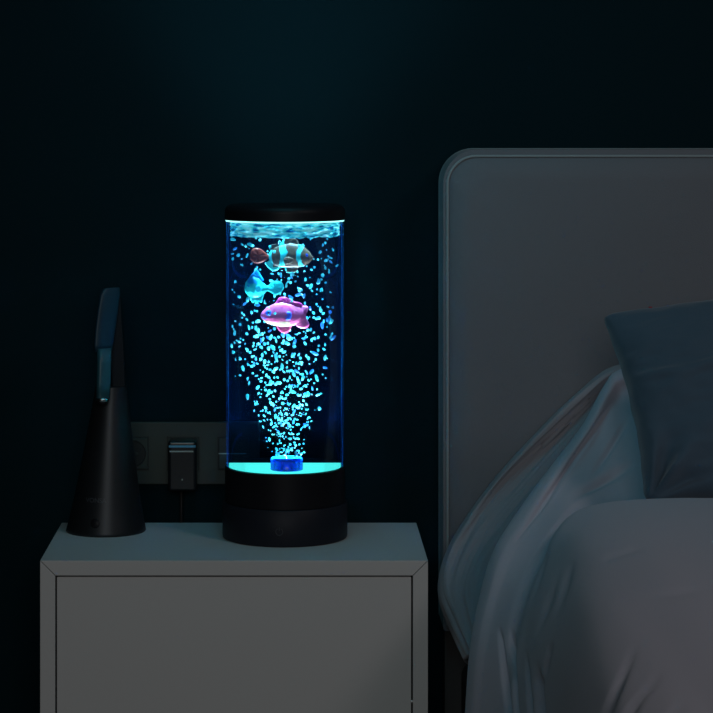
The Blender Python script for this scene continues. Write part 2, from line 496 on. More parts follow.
# the nozzle
NX = (286.8 - 284.9) * S
nzb = bmesh.new()
add_lathe(nzb, [(0, 0), (15.5 * S, 0), (16.2 * S, .001), (15.2 * S, .003), (15.0 * S, .010), (15.8 * S, .0125), (15.0 * S, .0145), (10 * S, .0145), (9.5 * S, .010), (0, .010)], 40)
for k in range(10):
    a = 2 * PI * k / 10
    add_box(nzb, 15.0 * S * math.cos(a) - .001, 15.0 * S * math.cos(a) + .001, 15.0 * S * math.sin(a) - .001, 15.0 * S * math.sin(a) + .001, .002, .012, bev=.0004)
nzo = obj('bubble_nozzle', nzb, M['nozzle'], lamp, True); nzo.location = (NX, -.0492, .0896)
# the light plate is notched where the outlet stands
cut = obj('cutter', box(-.0196, .0196, -.09, -.0285, .0885, .13), None, lamp)
cut.location = (NX, 0, 0)
lrg.modifiers.clear()
bo = lrg.modifiers.new('notch', 'BOOLEAN'); bo.object = cut; bo.operation = 'DIFFERENCE'; bo.solver = 'EXACT'
bpy.context.view_layer.update()
nm = bpy.data.meshes.new_from_object(lrg.evaluated_get(bpy.context.evaluated_depsgraph_get()))
lrg.modifiers.clear(); lrg.data = nm
for p in nm.polygons: p.use_smooth = False
nm.materials.clear(); nm.materials.append(M['led'])
bpy.data.objects.remove(cut)
nzo['label'] = 'blue bubble outlet at the foot of the tube'
# LED lights in base and cap
def disc_light(name, z, up, energy, r, color, spread):
    d = bpy.data.lights.new(name, 'AREA'); d.shape = 'DISK'; d.size = 2 * r; d.energy = energy; d.color = color; d.spread = spread
    o = bpy.data.objects.new(name, d); o.location = (0, 0, z); o.parent = lamp
    if up: o.rotation_euler = (PI, 0, 0)
    C.objects.link(o); return o
LEDC = (0.85, 0.98, 0.95)
disc_light('base_led', zr + .010, True, 1.45, .060, LEDC, math.radians(60))
disc_light('cap_led', lz(224.2), False, 0.50, .046, LEDC, math.radians(8))

# ---- the toy fish
def paint(o, fn):
    me = o.data
    at = me.color_attributes.new('paint', 'FLOAT_COLOR', 'POINT')
    for i, v in enumerate(me.vertices):
        c = fn(v.co.x / S, v.co.z / S)
        at.data[i].color = (*c, 1)

def interp(tab, x):
    if x <= tab[0][0]: return tab[0][1:]
    for a, b in zip(tab, tab[1:]):
        if x <= b[0]:
            t = (x - a[0]) / (b[0] - a[0]); t = t * t * (3 - 2 * t) * .5 + t * .5
            return tuple(a[i] + (b[i] - a[i]) * t for i in range(1, len(a)))
    return tab[-1][1:]

def fish_body(tab, n=72, m=40):
    """tab: (x, top, bottom, half width) in picture units round the fish's centre"""
    bm = bmesh.new(); rings = []
    x0, x1 = tab[0][0], tab[-1][0]
    for i in range(n + 1):
        t = i / n; x = x0 + (x1 - x0) * (0.5 - 0.5 * math.cos(PI * t))
        tp, bt, hw_ = interp(tab, x)
        c, h = (tp + bt) / 2, (tp - bt) / 2
        rings.append([bm.verts.new((x * S, hw_ * S * math.cos(2 * PI * k / m), (c + h * math.sin(2 * PI * k / m)) * S)) for k in range(m)])
    for a, b in zip(rings, rings[1:]):
        for k in range(m):
            bm.faces.new((a[k], a[(k + 1) % m], b[(k + 1) % m], b[k]))
    bm.faces.new(rings[0]); bm.faces.new(rings[-1][::-1])
    return bm

def fin(outline, th, y=0.0, dense=6):
    """a rounded fin: centre point plus rings shrinking outward in thickness"""
    pts = resample([Vector((a, 0, b)) for a, b in outline + [outline[0]]], len(outline) * dense + 1)[:-1]
    cx_ = sum(p.x for p in pts) / len(pts); cz_ = sum(p.z for p in pts) / len(pts)
    bm = bmesh.new(); N = len(pts); K = 9
    for s in (-1, 1):
        prev = None
        for k in range(1, K + 1):
            f = k / K
            ring = [bm.verts.new(((cx_ + (p.x - cx_) * f) * S, (y + s * th * math.sqrt(max(0, 1 - f ** 4)) * (1 + .12 * math.sin(i * .9))) * S, (cz_ + (p.z - cz_) * f) * S)) for i, p in enumerate(pts)]
            if prev is None:
                c = bm.verts.new((cx_ * S, (y + s * th) * S, cz_ * S))
                for i in range(N): bm.faces.new((c, ring[i], ring[(i + 1) % N]))
            else:
                for i in range(N): bm.faces.new((prev[i], prev[(i + 1) % N], ring[(i + 1) % N], ring[i]))
            prev = ring
    bmesh.ops.remove_doubles(bm, verts=bm.verts[:], dist=1e-6)
    return bm

def ball(r, sx=1, sy=1, sz=1):
    bm = bmesh.new(); bmesh.ops.create_uvsphere(bm, u_segments=20, v_segments=12, radius=r)
    for v in bm.verts: v.co = Vector((v.co.x * sx, v.co.y * sy, v.co.z * sz))
    return bm

def fish(name, label, px, py, yoff):
    return thing(name, label, 'toy fish', (LX + (px - 284.9) * S, ZL + yoff, TOP + lz(py)))

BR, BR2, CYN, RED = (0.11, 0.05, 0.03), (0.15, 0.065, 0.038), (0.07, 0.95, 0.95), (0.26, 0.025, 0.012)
fish_zones = []
# clownfish, nose to the right (centre 282,254)
cf = fish('toy_clownfish', 'brown and cyan banded toy clownfish floating highest in the tube', 282, 254, -.022)
tab = [(-13, 1.5, -3.5, 1.2), (-11, 5, -8, 2.5), (-7, 8.5, -11, 4), (0, 10.5, -12, 5.2), (8, 12.5, -13, 5.8), (16, 11, -12.5, 5.6), (22, 8, -11, 4.8), (27, 4, -8, 3.4), (30, -.5, -4.5, 1.8), (31, -2, -3, .4)]
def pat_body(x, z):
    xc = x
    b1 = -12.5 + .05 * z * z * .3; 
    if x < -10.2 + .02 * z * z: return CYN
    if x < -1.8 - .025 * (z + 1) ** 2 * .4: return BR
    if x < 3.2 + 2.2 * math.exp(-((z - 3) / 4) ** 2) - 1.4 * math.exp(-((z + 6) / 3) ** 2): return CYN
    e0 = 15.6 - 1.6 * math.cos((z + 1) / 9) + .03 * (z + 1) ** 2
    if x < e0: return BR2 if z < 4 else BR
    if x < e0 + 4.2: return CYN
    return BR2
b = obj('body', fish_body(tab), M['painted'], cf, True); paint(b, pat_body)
t = obj('tail_fin', fin([(-10.5, -2.2), (-15, 1.5), (-21, 6), (-27, 7), (-31.5, 3.5), (-32, -2.5), (-29, -7), (-24, -8.5), (-18, -6.5)], 1.6), M['painted'], cf, True); paint(t, lambda x, z: RED)
t = obj('dorsal_fin', fin([(-12, 5), (-13, 9), (-9, 10.5), (-5, 10), (-1, 12), (2, 16), (7, 18), (13, 17), (16.5, 13), (15, 9), (5, 8), (-5, 6)], 1.5), M['painted'], cf, True)
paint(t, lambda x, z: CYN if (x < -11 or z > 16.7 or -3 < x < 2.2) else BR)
t = obj('belly_fin', fin([(4, -10), (3, -14), (6, -17.5), (11, -18), (15, -15.5), (15.5, -11), (10, -9)], 1.5), M['painted'], cf, True); paint(t, lambda x, z: CYN if z < -17 or x < 4.4 else BR2)
t = obj('rear_fin', fin([(-12, -5), (-16, -8.5), (-13, -13), (-8, -16), (-3, -13.5), (-4, -8)], 1.3), M['painted'], cf, True); paint(t, lambda x, z: CYN if x < -9 or z < -12 else BR)
t = obj('side_fin', fin([(12, -4), (8, -1.5), (3, -2), (1.5, -5.5), (4, -8.5), (9, -8)], 1.1, y=-5.6), M['painted'], cf, True); paint(t, lambda x, z: BR2)
e = obj('eye', ball(1.7 * S, 1, .5, 1), mat('eye_blue', (0.03, 0.10, 0.6), .2), cf, True); e.location = (24.5 * S, -3.6 * S, 0)
fish_zones.append((282, 254, -.022, 34, 17, .012))
# cyan fish, nose to the left (centre 257,286)
cy = fish('toy_angelfish', 'all-cyan toy fish with blue top fin, left of the tube centre', 258, 286, -.026)
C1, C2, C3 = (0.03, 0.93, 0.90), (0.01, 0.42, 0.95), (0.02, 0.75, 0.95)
tab = [(-13, 1, -2, .6), (-12, 5, -5, 2.2), (-9, 9, -8.5, 4), (-4, 11, -10.5, 5), (1, 9.5, -10, 4.8), (5, 5, -7.5, 3.5), (9, 2, -4, 1.8), (12, 1.2, -3.2, 1.2)]
b = obj('body', fish_body(tab), M['painted'], cy, True)
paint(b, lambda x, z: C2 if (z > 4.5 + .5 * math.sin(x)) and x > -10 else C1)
t = obj('tail_fin', fin([(8, -1), (11, 2), (14, 5.5), (19, 7), (24, 5), (26, 0), (23, -5), (18, -7.5), (13, -5), (9, -3)], 1.8), M['painted'], cy, True); paint(t, lambda x, z: C1)
t = obj('dorsal_fin', fin([(-10, 7), (-7, 12), (-4, 15), (-1.5, 18.5), (1, 16), (4, 11), (6, 7), (0, 6)], 1.5), M['painted'], cy, True); paint(t, lambda x, z: C2)
t = obj('belly_fin', fin([(-9, -7), (-7, -12), (-5, -15.5), (-3, -14), (-1, -16.5), (1, -14), (4, -15), (5, -11), (6, -7), (0, -6)], 1.5), M['painted'], cy, True); paint(t, lambda x, z: C1)
t = obj('side_fin', fin([(-3, 0), (1, 3), (4, 1), (4, -4), (0, -5)], 1.0, y=-4.9), M['painted'], cy, True); paint(t, lambda x, z: C3)
e = obj('eye', ball(1.1 * S, 1, .5, 1), mat('eye_deep_blue', (0.01, 0.25, 0.7), .2), cy, True); e.location = (-9 * S, -3.9 * S, 2.0 * S)
fish_zones.append((260, 286, -.026, 26, 18, .011))
# pink fish, nose to the left (centre 284,313)
pk = fish('toy_pink_fish', 'pink toy fish with blue eye and yellowish belly, lowest of the three', 284, 313, -.030)
PK, MG, YB, BL = (0.95, 0.115, 0.33), (0.90, 0.04, 0.25), (0.62, 0.36, 0.24), (0.05, 0.13, 0.72)
tab = [(-23, .5, -1.5, .5), (-21, 4, -4.5, 2.4), (-16, 8.5, -8.5, 4.4), (-9, 11.5, -10.5, 5.8), (-2, 13, -12, 6.2), (6, 11.5, -11.5, 5.4), (13, 8.5, -9, 3.8), (18, 7, -7.5, 2.4), (22, 6.5, -8, 1.4)]
def pat_pink(x, z):
    if (x - 4) ** 2 + (z - .5) ** 2 < 12 and (x - 2) ** 2 + (z - 2.5) ** 2 > 7: return BL
    if z < -6.5 + .02 * (x + 4) ** 2 * .3 and -19 < x < 6: return YB
    if abs(math.hypot(x - 1, z - 1) - 8) < .8 and z > 1 and x > -3: return MG
    return PK
b = obj('body', fish_body(tab), M['painted'], pk, True); paint(b, pat_pink)
t = obj('tail_fin', fin([(15, 6), (19, 9.5), (24, 8), (23, 3), (21, 0), (23.5, -5), (25, -10), (21, -13.5), (14, -12), (11, -8), (12, 0)], 1.8), M['painted'], pk, True)
paint(t, lambda x, z: MG if abs(z) < 3 and x > 19 else PK)
t = obj('dorsal_fin', fin([(-11, 9), (-8, 13), (-5, 17), (0, 18.3), (6, 16), (11, 13.5), (17, 12), (19, 8), (8, 9), (0, 10)], 1.6), M['painted'], pk, True); paint(t, lambda x, z: MG)
t = obj('belly_fin', fin([(-8, -9), (-6, -14), (-2, -17.5), (3, -18), (6, -15), (7, -11), (0, -9)], 1.6), M['painted'], pk, True); paint(t, lambda x, z: (0.9, .07, .22))
e = obj('eye', ball(3.3 * S, 1, .45, .9), mat('eye_bright_blue', (0.03, 0.12, 0.75), .25), pk, True); e.location = (-15 * S, -4.4 * S, 2.5 * S)
pu = obj('pupil', ball(1.4 * S, 1, .5, 1), mat('pupil_black', (0.004, 0.004, 0.02), .2), e, True); pu.location = (0, -1.3 * S, 0)
mo_ = add_tube(bmesh.new(), [(-22 * S, -1.6 * S, -1.5 * S), (-20 * S, -3.0 * S, -3 * S), (-17.5 * S, -4.4 * S, -3.6 * S)], .3 * S, 6)
obj('mouth', mo_, M['nozzle'], pk)
t = obj('side_fin', fin([(2, 3), (6, 4), (8, 0), (6, -4), (2, -4), (4, 0)], .8, y=-5.9), M['painted'], pk, True); paint(t, lambda x, z: BL)
fish_zones.append((285, 313, -.030, 26, 19, .012))

# ---- the bubbles
rnd = random.Random(11)
protos = []
for k in range(8):
    bm = bmesh.new(); bmesh.ops.create_icosphere(bm, subdivisions=2, radius=1.0)
    sx = 1.0 + 1.2 * (k % 4) / 3
    for v in bm.verts:
        d = 1 + .38 * nz(v.co.x * 1.1 + k * 7, v.co.y * 1.1, v.co.z * 1.1)
        v.co = Vector((v.co.x * d * sx, v.co.y * d, v.co.z * d))
    me = bpy.data.meshes.new('bubble'); bm.to_mesh(me); bm.free()
    for p in me.polygons: p.use_smooth = True
    me.materials.append(M['bubble_blue'] if k == 7 else M['bubble'])
    protos.append(me)
def half_width(py):
    tabw = [(236, 54), (300, 53), (340, 50), (370, 45), (395, 40), (415, 31), (430, 22), (445, 18), (462, 16)]
    return interp([(a, b) for a, b in tabw], py)[0]
spots = []
tries = 0
def dens(py):
    if py < 330: return .62
    if py < 400: return .85
    return 1.0
while len(spots) < 730 and tries < 400000:
    tries += 1
    py = rnd.uniform(415, 463) if rnd.random() < .20 else (rnd.uniform(320, 425) if rnd.random() < .30 else rnd.uniform(237, 425))
    hwid = half_width(py)
    u = rnd.gauss(0, .52) if py > 330 else (rnd.gauss(0, .62) if rnd.random() < .6 else rnd.uniform(-1, 1))
    if abs(u) > 1.05: continue
    cx_ = 285.5 if py > 400 else 281.5
    px = cx_ + u * hwid
    R = 53.5 * S
    xx = (px - 284.9) * S
    if abs(xx) > R: continue
    ym = min(math.sqrt(R * R - xx * xx), hwid * 1.0 * S)
    yy = rnd.uniform(-ym, ym)
    if py > 436: yy = rnd.uniform(-.016, .016) - .042
    elif py > 400: yy -= .036 * (py - 400) / 40
    if xx * xx + yy * yy > R * R: continue
    r = rnd.choice([.6, .8, .95, 1.1, 1.3, 1.65]) * (0.75 if py > 410 else 1.0) * S
    bad = False; sep = 1.1 if rnd.random() < .7 else .6
    for fx, fy, fo_, fw, fh, ft in fish_zones:
        inside = ((px - fx) / fw) ** 2 + ((py - fy) / fh) ** 2
        if inside < 1.15 and abs(yy - fo_) < ft + r: bad = True
        if inside < .7 and yy < fo_ and rnd.random() < .8: bad = True
    if bad: continue
    zz = lz(py)
    if zz - r < .1043: continue
    for s in spots:
        if (s[6] - px) ** 2 + (s[7] - py) ** 2 < (sep * (s[3] + r) / S) ** 2: bad = True; break
        if (s[0] - xx) ** 2 + (s[1] - yy) ** 2 + (s[2] - zz) ** 2 < (1.25 * (s[3] + r)) ** 2: bad = True; break
    if bad: continue
    spots.append((xx, yy, zz, r, rnd.choice(range(8)), (rnd.uniform(0, 6.3), rnd.uniform(0, 6.3), rnd.uniform(0, 6.3)), px, py))
def vis(s):
    v = s[3]
    for fx, fy, fo_, fw, fh, ft in fish_zones:
        if ((s[6] - fx) / fw) ** 2 + ((s[7] - fy) / fh) ** 2 < .8 and s[1] > fo_: v *= .1
    return v
spots.sort(key=vis, reverse=True)
GRP = 'air bubbles in the bubble lamp'
def bubble_words(s):
    hue = 'deep blue' if s[4] == 7 else 'glowing cyan'
    if s[7] > 415: return 'tiny %s air bubble in the dense jet just above the blue outlet' % hue, '%s bubbles in the jet above the outlet' % hue
    if s[7] > 332: return 'small %s air bubble in the widening stream below the pink fish' % hue, '%s bubbles below the pink fish' % hue
    if s[7] > 275: return 'small %s air bubble drifting around the pink and the cyan fish' % hue, '%s bubbles around the pink and cyan fish' % hue
    return 'small %s air bubble near the top of the tube around the clownfish' % hue, '%s bubbles around the clownfish' % hue
def place_bubble(s, first=None):
    o = bpy.data.objects.new('bubble', protos[s[4]])
    o.location = (LX + s[0], ZL + s[1], TOP + s[2])
    o.rotation_euler = s[5]; o.scale = (s[3],) * 3
    C.objects.link(o)
    lb, gr = bubble_words(s)
    tag(o, lb, 'bubble', gr)
for s in spots[:300]: place_bubble(s)
bm = bmesh.new()
for s in spots[300:]:
    n0 = len(bm.verts)
    bm.from_mesh(protos[s[4]])
    bm.verts.ensure_lookup_table()
    mtx = Matrix.Translation((s[0], s[1], s[2])) @ Euler(s[5]).to_matrix().to_4x4() @ Matrix.Scale(s[3], 4)
    for v in bm.verts[n0:]: v.co = mtx @ v.co
sb = obj('fine_bubbles', bm, M['bubble'], None, True, loc=(LX, ZL, TOP))
tag(sb, 'fine cyan air bubbles scattered between the larger ones in the bubble lamp', 'bubbles', GRP, kind='stuff')

# ------------------------------------------------------------------ desk lamp on the left
ZD = 2.937
SD = ZD / F
DX = (106 - VX) / F * ZD
dl = thing('desk_lamp', 'dark cone-based desk lamp with folded head at the cabinet left end', 'desk lamp', (DX, ZD, TOP))
def dz(py): return CAMZ - (py - VY) * SD - TOP
def dx(px): return (px - 106) * SD
bm = bmesh.new(); rings = []; n = 72
h_t = dz(386)
prof = [(39.2 * SD, 0), (39.9 * SD, .0012), (39.5 * SD, .004)]
for i in range(1, 15):
    t = i / 14
    prof.append(((39.5 + (15.3 - 39.5) * (t ** .86)) * SD, .004 + (h_t - .004) * t))
for r, z in prof:
    cxx = 5.2 * SD * z / h_t
    rings.append([bm.verts.new((cxx + r * math.cos(2 * PI * i / n), r * math.sin(2 * PI * i / n), z)) for i in range(n)])
for a, b in zip(rings, rings[1:]):
    for i in range(n): bm.faces.new((a[i], a[(i + 1) % n], b[(i + 1) % n], b[i]))
bm.faces.new(rings[0]); bm.faces.new(rings[-1][::-1])
o = obj('cone_base', bm, M['desk_lamp'], dl, True)
mo = o.modifiers.new('edges', 'EDGE_SPLIT'); mo.split_angle = math.radians(50)
# touch button and faint lettering on the cone
def on_cone(px, z, lift=.0006):
    t = z / h_t; r = (39.5 + (15.3 - 39.5) * (t ** .86)) * SD; cxx = 5.2 * SD * t
    x = dx(px); d = max(-.99, min(.99, (x - cxx) / r))
    return Vector((x, -math.sqrt(1 - d * d) * r - lift, z))
bt = bmesh.new(); cpt = on_cone(98, dz(520))
for k in range(1):
    ring = [bt.verts.new(on_cone(98 + 5 * math.cos(a), dz(517.5) + 5 * SD * math.sin(a), .0004)) for a in [2 * PI * i / 28 for i in range(28)]]
    ring2 = [bt.verts.new(on_cone(98 + 4.4 * math.cos(a), dz(517.5) + 4.4 * SD * math.sin(a), .0011)) for a in [2 * PI * i / 28 for i in range(28)]]
    for i in range(28): bt.faces.new((ring[i], ring[(i + 1) % 28], ring2[(i + 1) % 28], ring2[i]))
    bt.faces.new(ring2)
obj('touch_button', bt, M['black_plastic'], dl, True)
cu = bpy.data.curves.new('lettering', 'FONT'); cu.body = 'VONSA'; cu.size = 6.2 * SD; cu.align_x = 'CENTER'; cu.extrude = .0002
to = bpy.data.objects.new('lettering_source', cu); C.objects.link(to)
bpy.context.view_layer.update()
me = bpy.data.meshes.new_from_object(to)
bpy.data.objects.remove(to)
for v in me.vertices:
    px = 98.5 + v.co.x / SD; z = dz(497.5) + v.co.y
    v.co = on_cone(px, z, .0005 + v.co.z)
me.materials.clear(); me.materials.append(M['mark'])
lt = bpy.data.objects.new('lettering', me); C.objects.link(lt); lt.parent = dl; lt['label'] = 'faint pale maker lettering on the cone'
# rear arm rising out of the cone
def slab(pts, th, name, m, bev=.0015, y=0.0, parent=dl):
    bm = bmesh.new()
    add_prism(bm, [(dx(a), y, dz(b)) for a, b in pts], (0, th, 0), bev=bev)
    return obj(name, bm, m, parent)
slab([(112, 389), (125.5, 389), (123.5, 350), (121.5, 320), (120.5, 296), (119, 290), (112, 289), (108, 300)], .010, 'rear_arm', M['desk_arm'], y=-.002)
hg = add_tube(bmesh.new(), [(dx(113.5), -.010, dz(293.5)), (dx(113.5), .010, dz(293.5))], .0055, 24)
obj('hinge', hg, M['desk_arm'], dl, True)
# folded front arm: rounded bar that bows slightly
pts = [Vector(P_) for P_ in []]
def flat_bar(pts, n=32, k=3.2):
    """a flat rounded bar whose broad face is turned towards the bubble lamp; pts: (x px, row, half width px, half thickness, depth)"""
    bm = bmesh.new(); rings = []
    wd = Vector((.78, .63, 0)); td = Vector((.63, -.78, 0))
    for px, py, hwp, ht, yy in pts:
        c = Vector((dx(px), yy, dz(py))); ring = []
        for i in range(n):
            a = 2 * PI * i / n
            ca, sa = math.cos(a), math.sin(a)
            ring.append(bm.verts.new(c + wd * (abs(ca) ** (2 / k) * math.copysign(1, ca) * hwp * SD / .78) + td * (abs(sa) ** (2 / k) * math.copysign(1, sa) * ht)))
        rings.append(ring)
    for a, b in zip(rings, rings[1:]):
        for i in range(n): bm.faces.new((a[i], a[(i + 1) % n], b[(i + 1) % n], b[i]))
    bm.faces.new(rings[0]); bm.faces.new(rings[-1][::-1])
    return bm
ARM = mat('blue_lit_arm', (0.005, 0.034, 0.058), 0.5)  # the bubble lamp's blue light on the arm is put into this colour
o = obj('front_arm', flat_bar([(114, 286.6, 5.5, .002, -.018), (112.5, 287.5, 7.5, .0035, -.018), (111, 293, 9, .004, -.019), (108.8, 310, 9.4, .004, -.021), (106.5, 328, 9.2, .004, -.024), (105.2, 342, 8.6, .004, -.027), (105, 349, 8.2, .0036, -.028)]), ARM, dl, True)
o = obj('lamp_head', flat_bar([(106.3, 346, 5.8, .0045, -.031), (106.2, 360, 5.8, .0048, -.033), (105.8, 380, 5.7, .0048, -.036), (105.3, 395, 5.5, .0045, -.037)]), mat('blue_lit_head', (0.025, 0.10, 0.13), 0.42), dl, True)  # blue tint paints the bubble lamp's light on the head
lr = add_tube(bmesh.new(), [(dx(104.6), -.039, dz(394.5)), (dx(104.4), -.0392, dz(397.5))], [(6.9 * SD, .0082), (6.4 * SD, .0078)], 28)
obj('end_ring', lr, M['chrome'], dl, True)
le = add_tube(bmesh.new(), [(dx(104.4), -.0392, dz(397)), (dx(104.2), -.0394, dz(400.5))], [(6.0 * SD, .0074), (4.5 * SD, .006)], 28)
obj('lens', le, M['black_plastic'], dl, True)

# ------------------------------------------------------------------ bed
ZH = 3.0
bx0 = (443.3 - VX) / F * ZH
bx1 = bx0 + 1.30
bed = thing('bed', 'upholstered grey bed with tall rounded padded headboard beside the nightstand', 'bed', ((bx0 + bx1) / 2, 1.85, 0))
hz1 = CAMZ - (149.5 - VY) / F * ZH
hz0 = CAMZ - (631 - VY) / F * ZH
def round_rect(x0, x1, z0, z1, r, n=12, rb=.004):
    pts = []
    for (cx_, cz_, a0, rr) in ((x1 - r, z1 - r, 0, r), (x0 + r, z1 - r, PI / 2, r), (x0 + rb, z0 + rb, PI, rb), (x1 - rb, z0 + rb, 1.5 * PI, rb)):
        for i in range(n + 1):
            a = a0 + (PI / 2) * i / n
            pts.append((cx_ + rr * math.cos(a), cz_ + rr * math.sin(a)))
    return pts
bm = bmesh.new()
add_prism(bm, [(a, ZH, b) for a, b in round_rect(bx0, bx1, hz0, hz1, .044)], (0, .088, 0), bev=.003)
hbd = obj('headboard', shift(bm, bed), M['headboard'], bed, True)
mo = hbd.modifiers.new('edges', 'EDGE_SPLIT'); mo.split_angle = math.radians(50)
# puffed front cushion of the headboard
ins = .0062
x0, x1, z0, z1, rr = bx0 + ins, bx1 - ins, hz0 + ins, hz1 - ins - .003, .036
out = round_rect(x0, x1, z0, z1, rr, 12)
bm = bmesh.new(); prev = None
K = 10
ccx, ccz = (x0 + x1) / 2, (z0 + z1) / 2
for k in range(K + 1):
    f = k / K
    o_ = .03 * f
    r2 = max(rr - o_ * .2, .004)
    pr = round_rect(x0 + o_, x1 - o_, z0 + o_, z1 - o_, r2, 12, .004)
    yv = ZH - .014 * math.sin(f * PI / 2) ** .8
    ring = [bm.verts.new((a, yv if k else ZH + .001, b)) for a, b in pr]
    if prev:
        for i in range(len(ring)):
            j = (i + 1) % len(ring); bm.faces.new((prev[i], prev[j], ring[j], ring[i]))
    prev = ring
bm.faces.new(prev)
obj('headboard_panel', shift(bm, bed), M['headboard'], bed, True)
seam = round_rect(x0 - .0008, x1 + .0008, z0 - .0008, z1 + .0008, rr, 12)
bm = add_tube(bmesh.new(), [(a, ZH - .0015, b) for a, b in seam + [seam[0]]], .0017, 8, cap=False)
obj('inner_piping', shift(bm, bed), M['piping'], bed, True)
seam = round_rect(bx0 + .0012, bx1 - .0012, hz0 + .0012, hz1 - .0012, .043, 12)
bm = add_tube(bmesh.new(), [(a, ZH + .086, b) for a, b in seam + [seam[0]]], .0019, 8, cap=False)
obj('outer_piping', shift(bm, bed), M['piping'], bed, True)
obj('bed_base', shift(box(bx0 + .02, bx1 - .02, .62, ZH - .03, .08, .33, bev=.012), bed), M['bedbase'], bed)
obj('mattress', shift(box(bx0 + .07, bx1 - .04, .66, ZH - .03, .332, .50, bev=.03, seg=4), bed), M['mattress'], bed, True)
for sx in (bx0 + .003, bx1 - .033):
    obj('headboard_post', shift(box(sx, sx + .03, ZH + .02, ZH + .06, 0, hz0 + .004, bev=.002), bed), M['bedbase'], bed)
for (fx, fy) in ((bx0 + .06, .70), (bx1 - .10, .70), (bx0 + .06, 2.70), (bx1 - .10, 2.70)):
    obj('leg', shift(box(fx, fx + .04, fy, fy + .04, 0, .082, bev=.003), bed), M['bedbase'], bed)

# ---- sheet thrown against the headboard (left of the duvet)
def R(*t): return [P(a, b, z + .12 * max(0, min(1, (z - 2.55) / .3))) for a, b, z in t]
def ext(row, xs, dzz=0.0):
    last = row[-1]
    return row + [Vector((x, last.y, last.z + dzz)) for x in xs]
rowsA = [
 R((474,668,2.66),(455,622,2.79),(446,588,2.83),(453,556,2.855),(472,522,2.862),(505,478,2.864),(543,436,2.864),(583,400,2.862),(614,377,2.860),(655,368,2.855)),
 R((464,661,2.63),(448,622,2.75),(440,590,2.80),(446,556,2.83),(465,518,2.85),(499,472,2.855),(539,430,2.855),(579,393,2.852),(611,369,2.848),(652,360,2.845)),
 R((468,656,2.60),(451,618,2.70),(443,588,2.76),(450,554,2.795),(469,518,2.815),(503,474,2.825),(543,433,2.825),(582,396,2.822),(613,372,2.82),(654,363,2.82)),
 R((472,652,2.58),(458,615,2.68),(451,585,2.74),(460,552,2.785),(480,518,2.812),(512,477,2.828),(550,438,2.832),(586,403,2.83),(614,380,2.825),(655,371,2.82)),
 R((480,650,2.57),(470,610,2.665),(466,582,2.73),(477,552,2.778),(497,521,2.805),(528,483,2.82),(562,444,2.825),(592,412,2.825),(616,390,2.82),(657,380,2.82)),
 R((492,645,2.57),(486,606,2.65),(484,578,2.715),(494,552,2.765),(514,524,2.79),(542,489,2.81),(572,452,2.815),(598,420,2.815),(619,398,2.81),(660,390,2.81)),
 R((512,640,2.57),(508,604,2.65),(508,580,2.71),(518,556,2.76),(536,530,2.785),(560,498,2.80),(585,464,2.81),(606,434,2.81),(626,410,2.81),(665,402,2.81)),
]
def dispA(u, v, p):
    d = .0050 * nz(u * 3.0, v * 11, 5) + .003 * abs(nz(u * 5, v * 20, 9))
    # two fold lines running with the hem near the lower left
    for c, wd, am in ((.42, .05, .006), (.60, .05, .005)):
        vv = c - .25 * (u - .3)
        d += am * math.exp(-((v - vv) / wd) ** 2) * max(0, 1 - abs(u - .35) / .35)
    return d * min(1, v * 3)
sheet = obj('bed_sheet', loft(rowsA, 150, 90, dispA), M['sheet'], None, True)
solidify(sheet, .004)
tag(sheet, 'rumpled grey sheet bunched up against the headboard, left of the duvet', 'bed sheet')

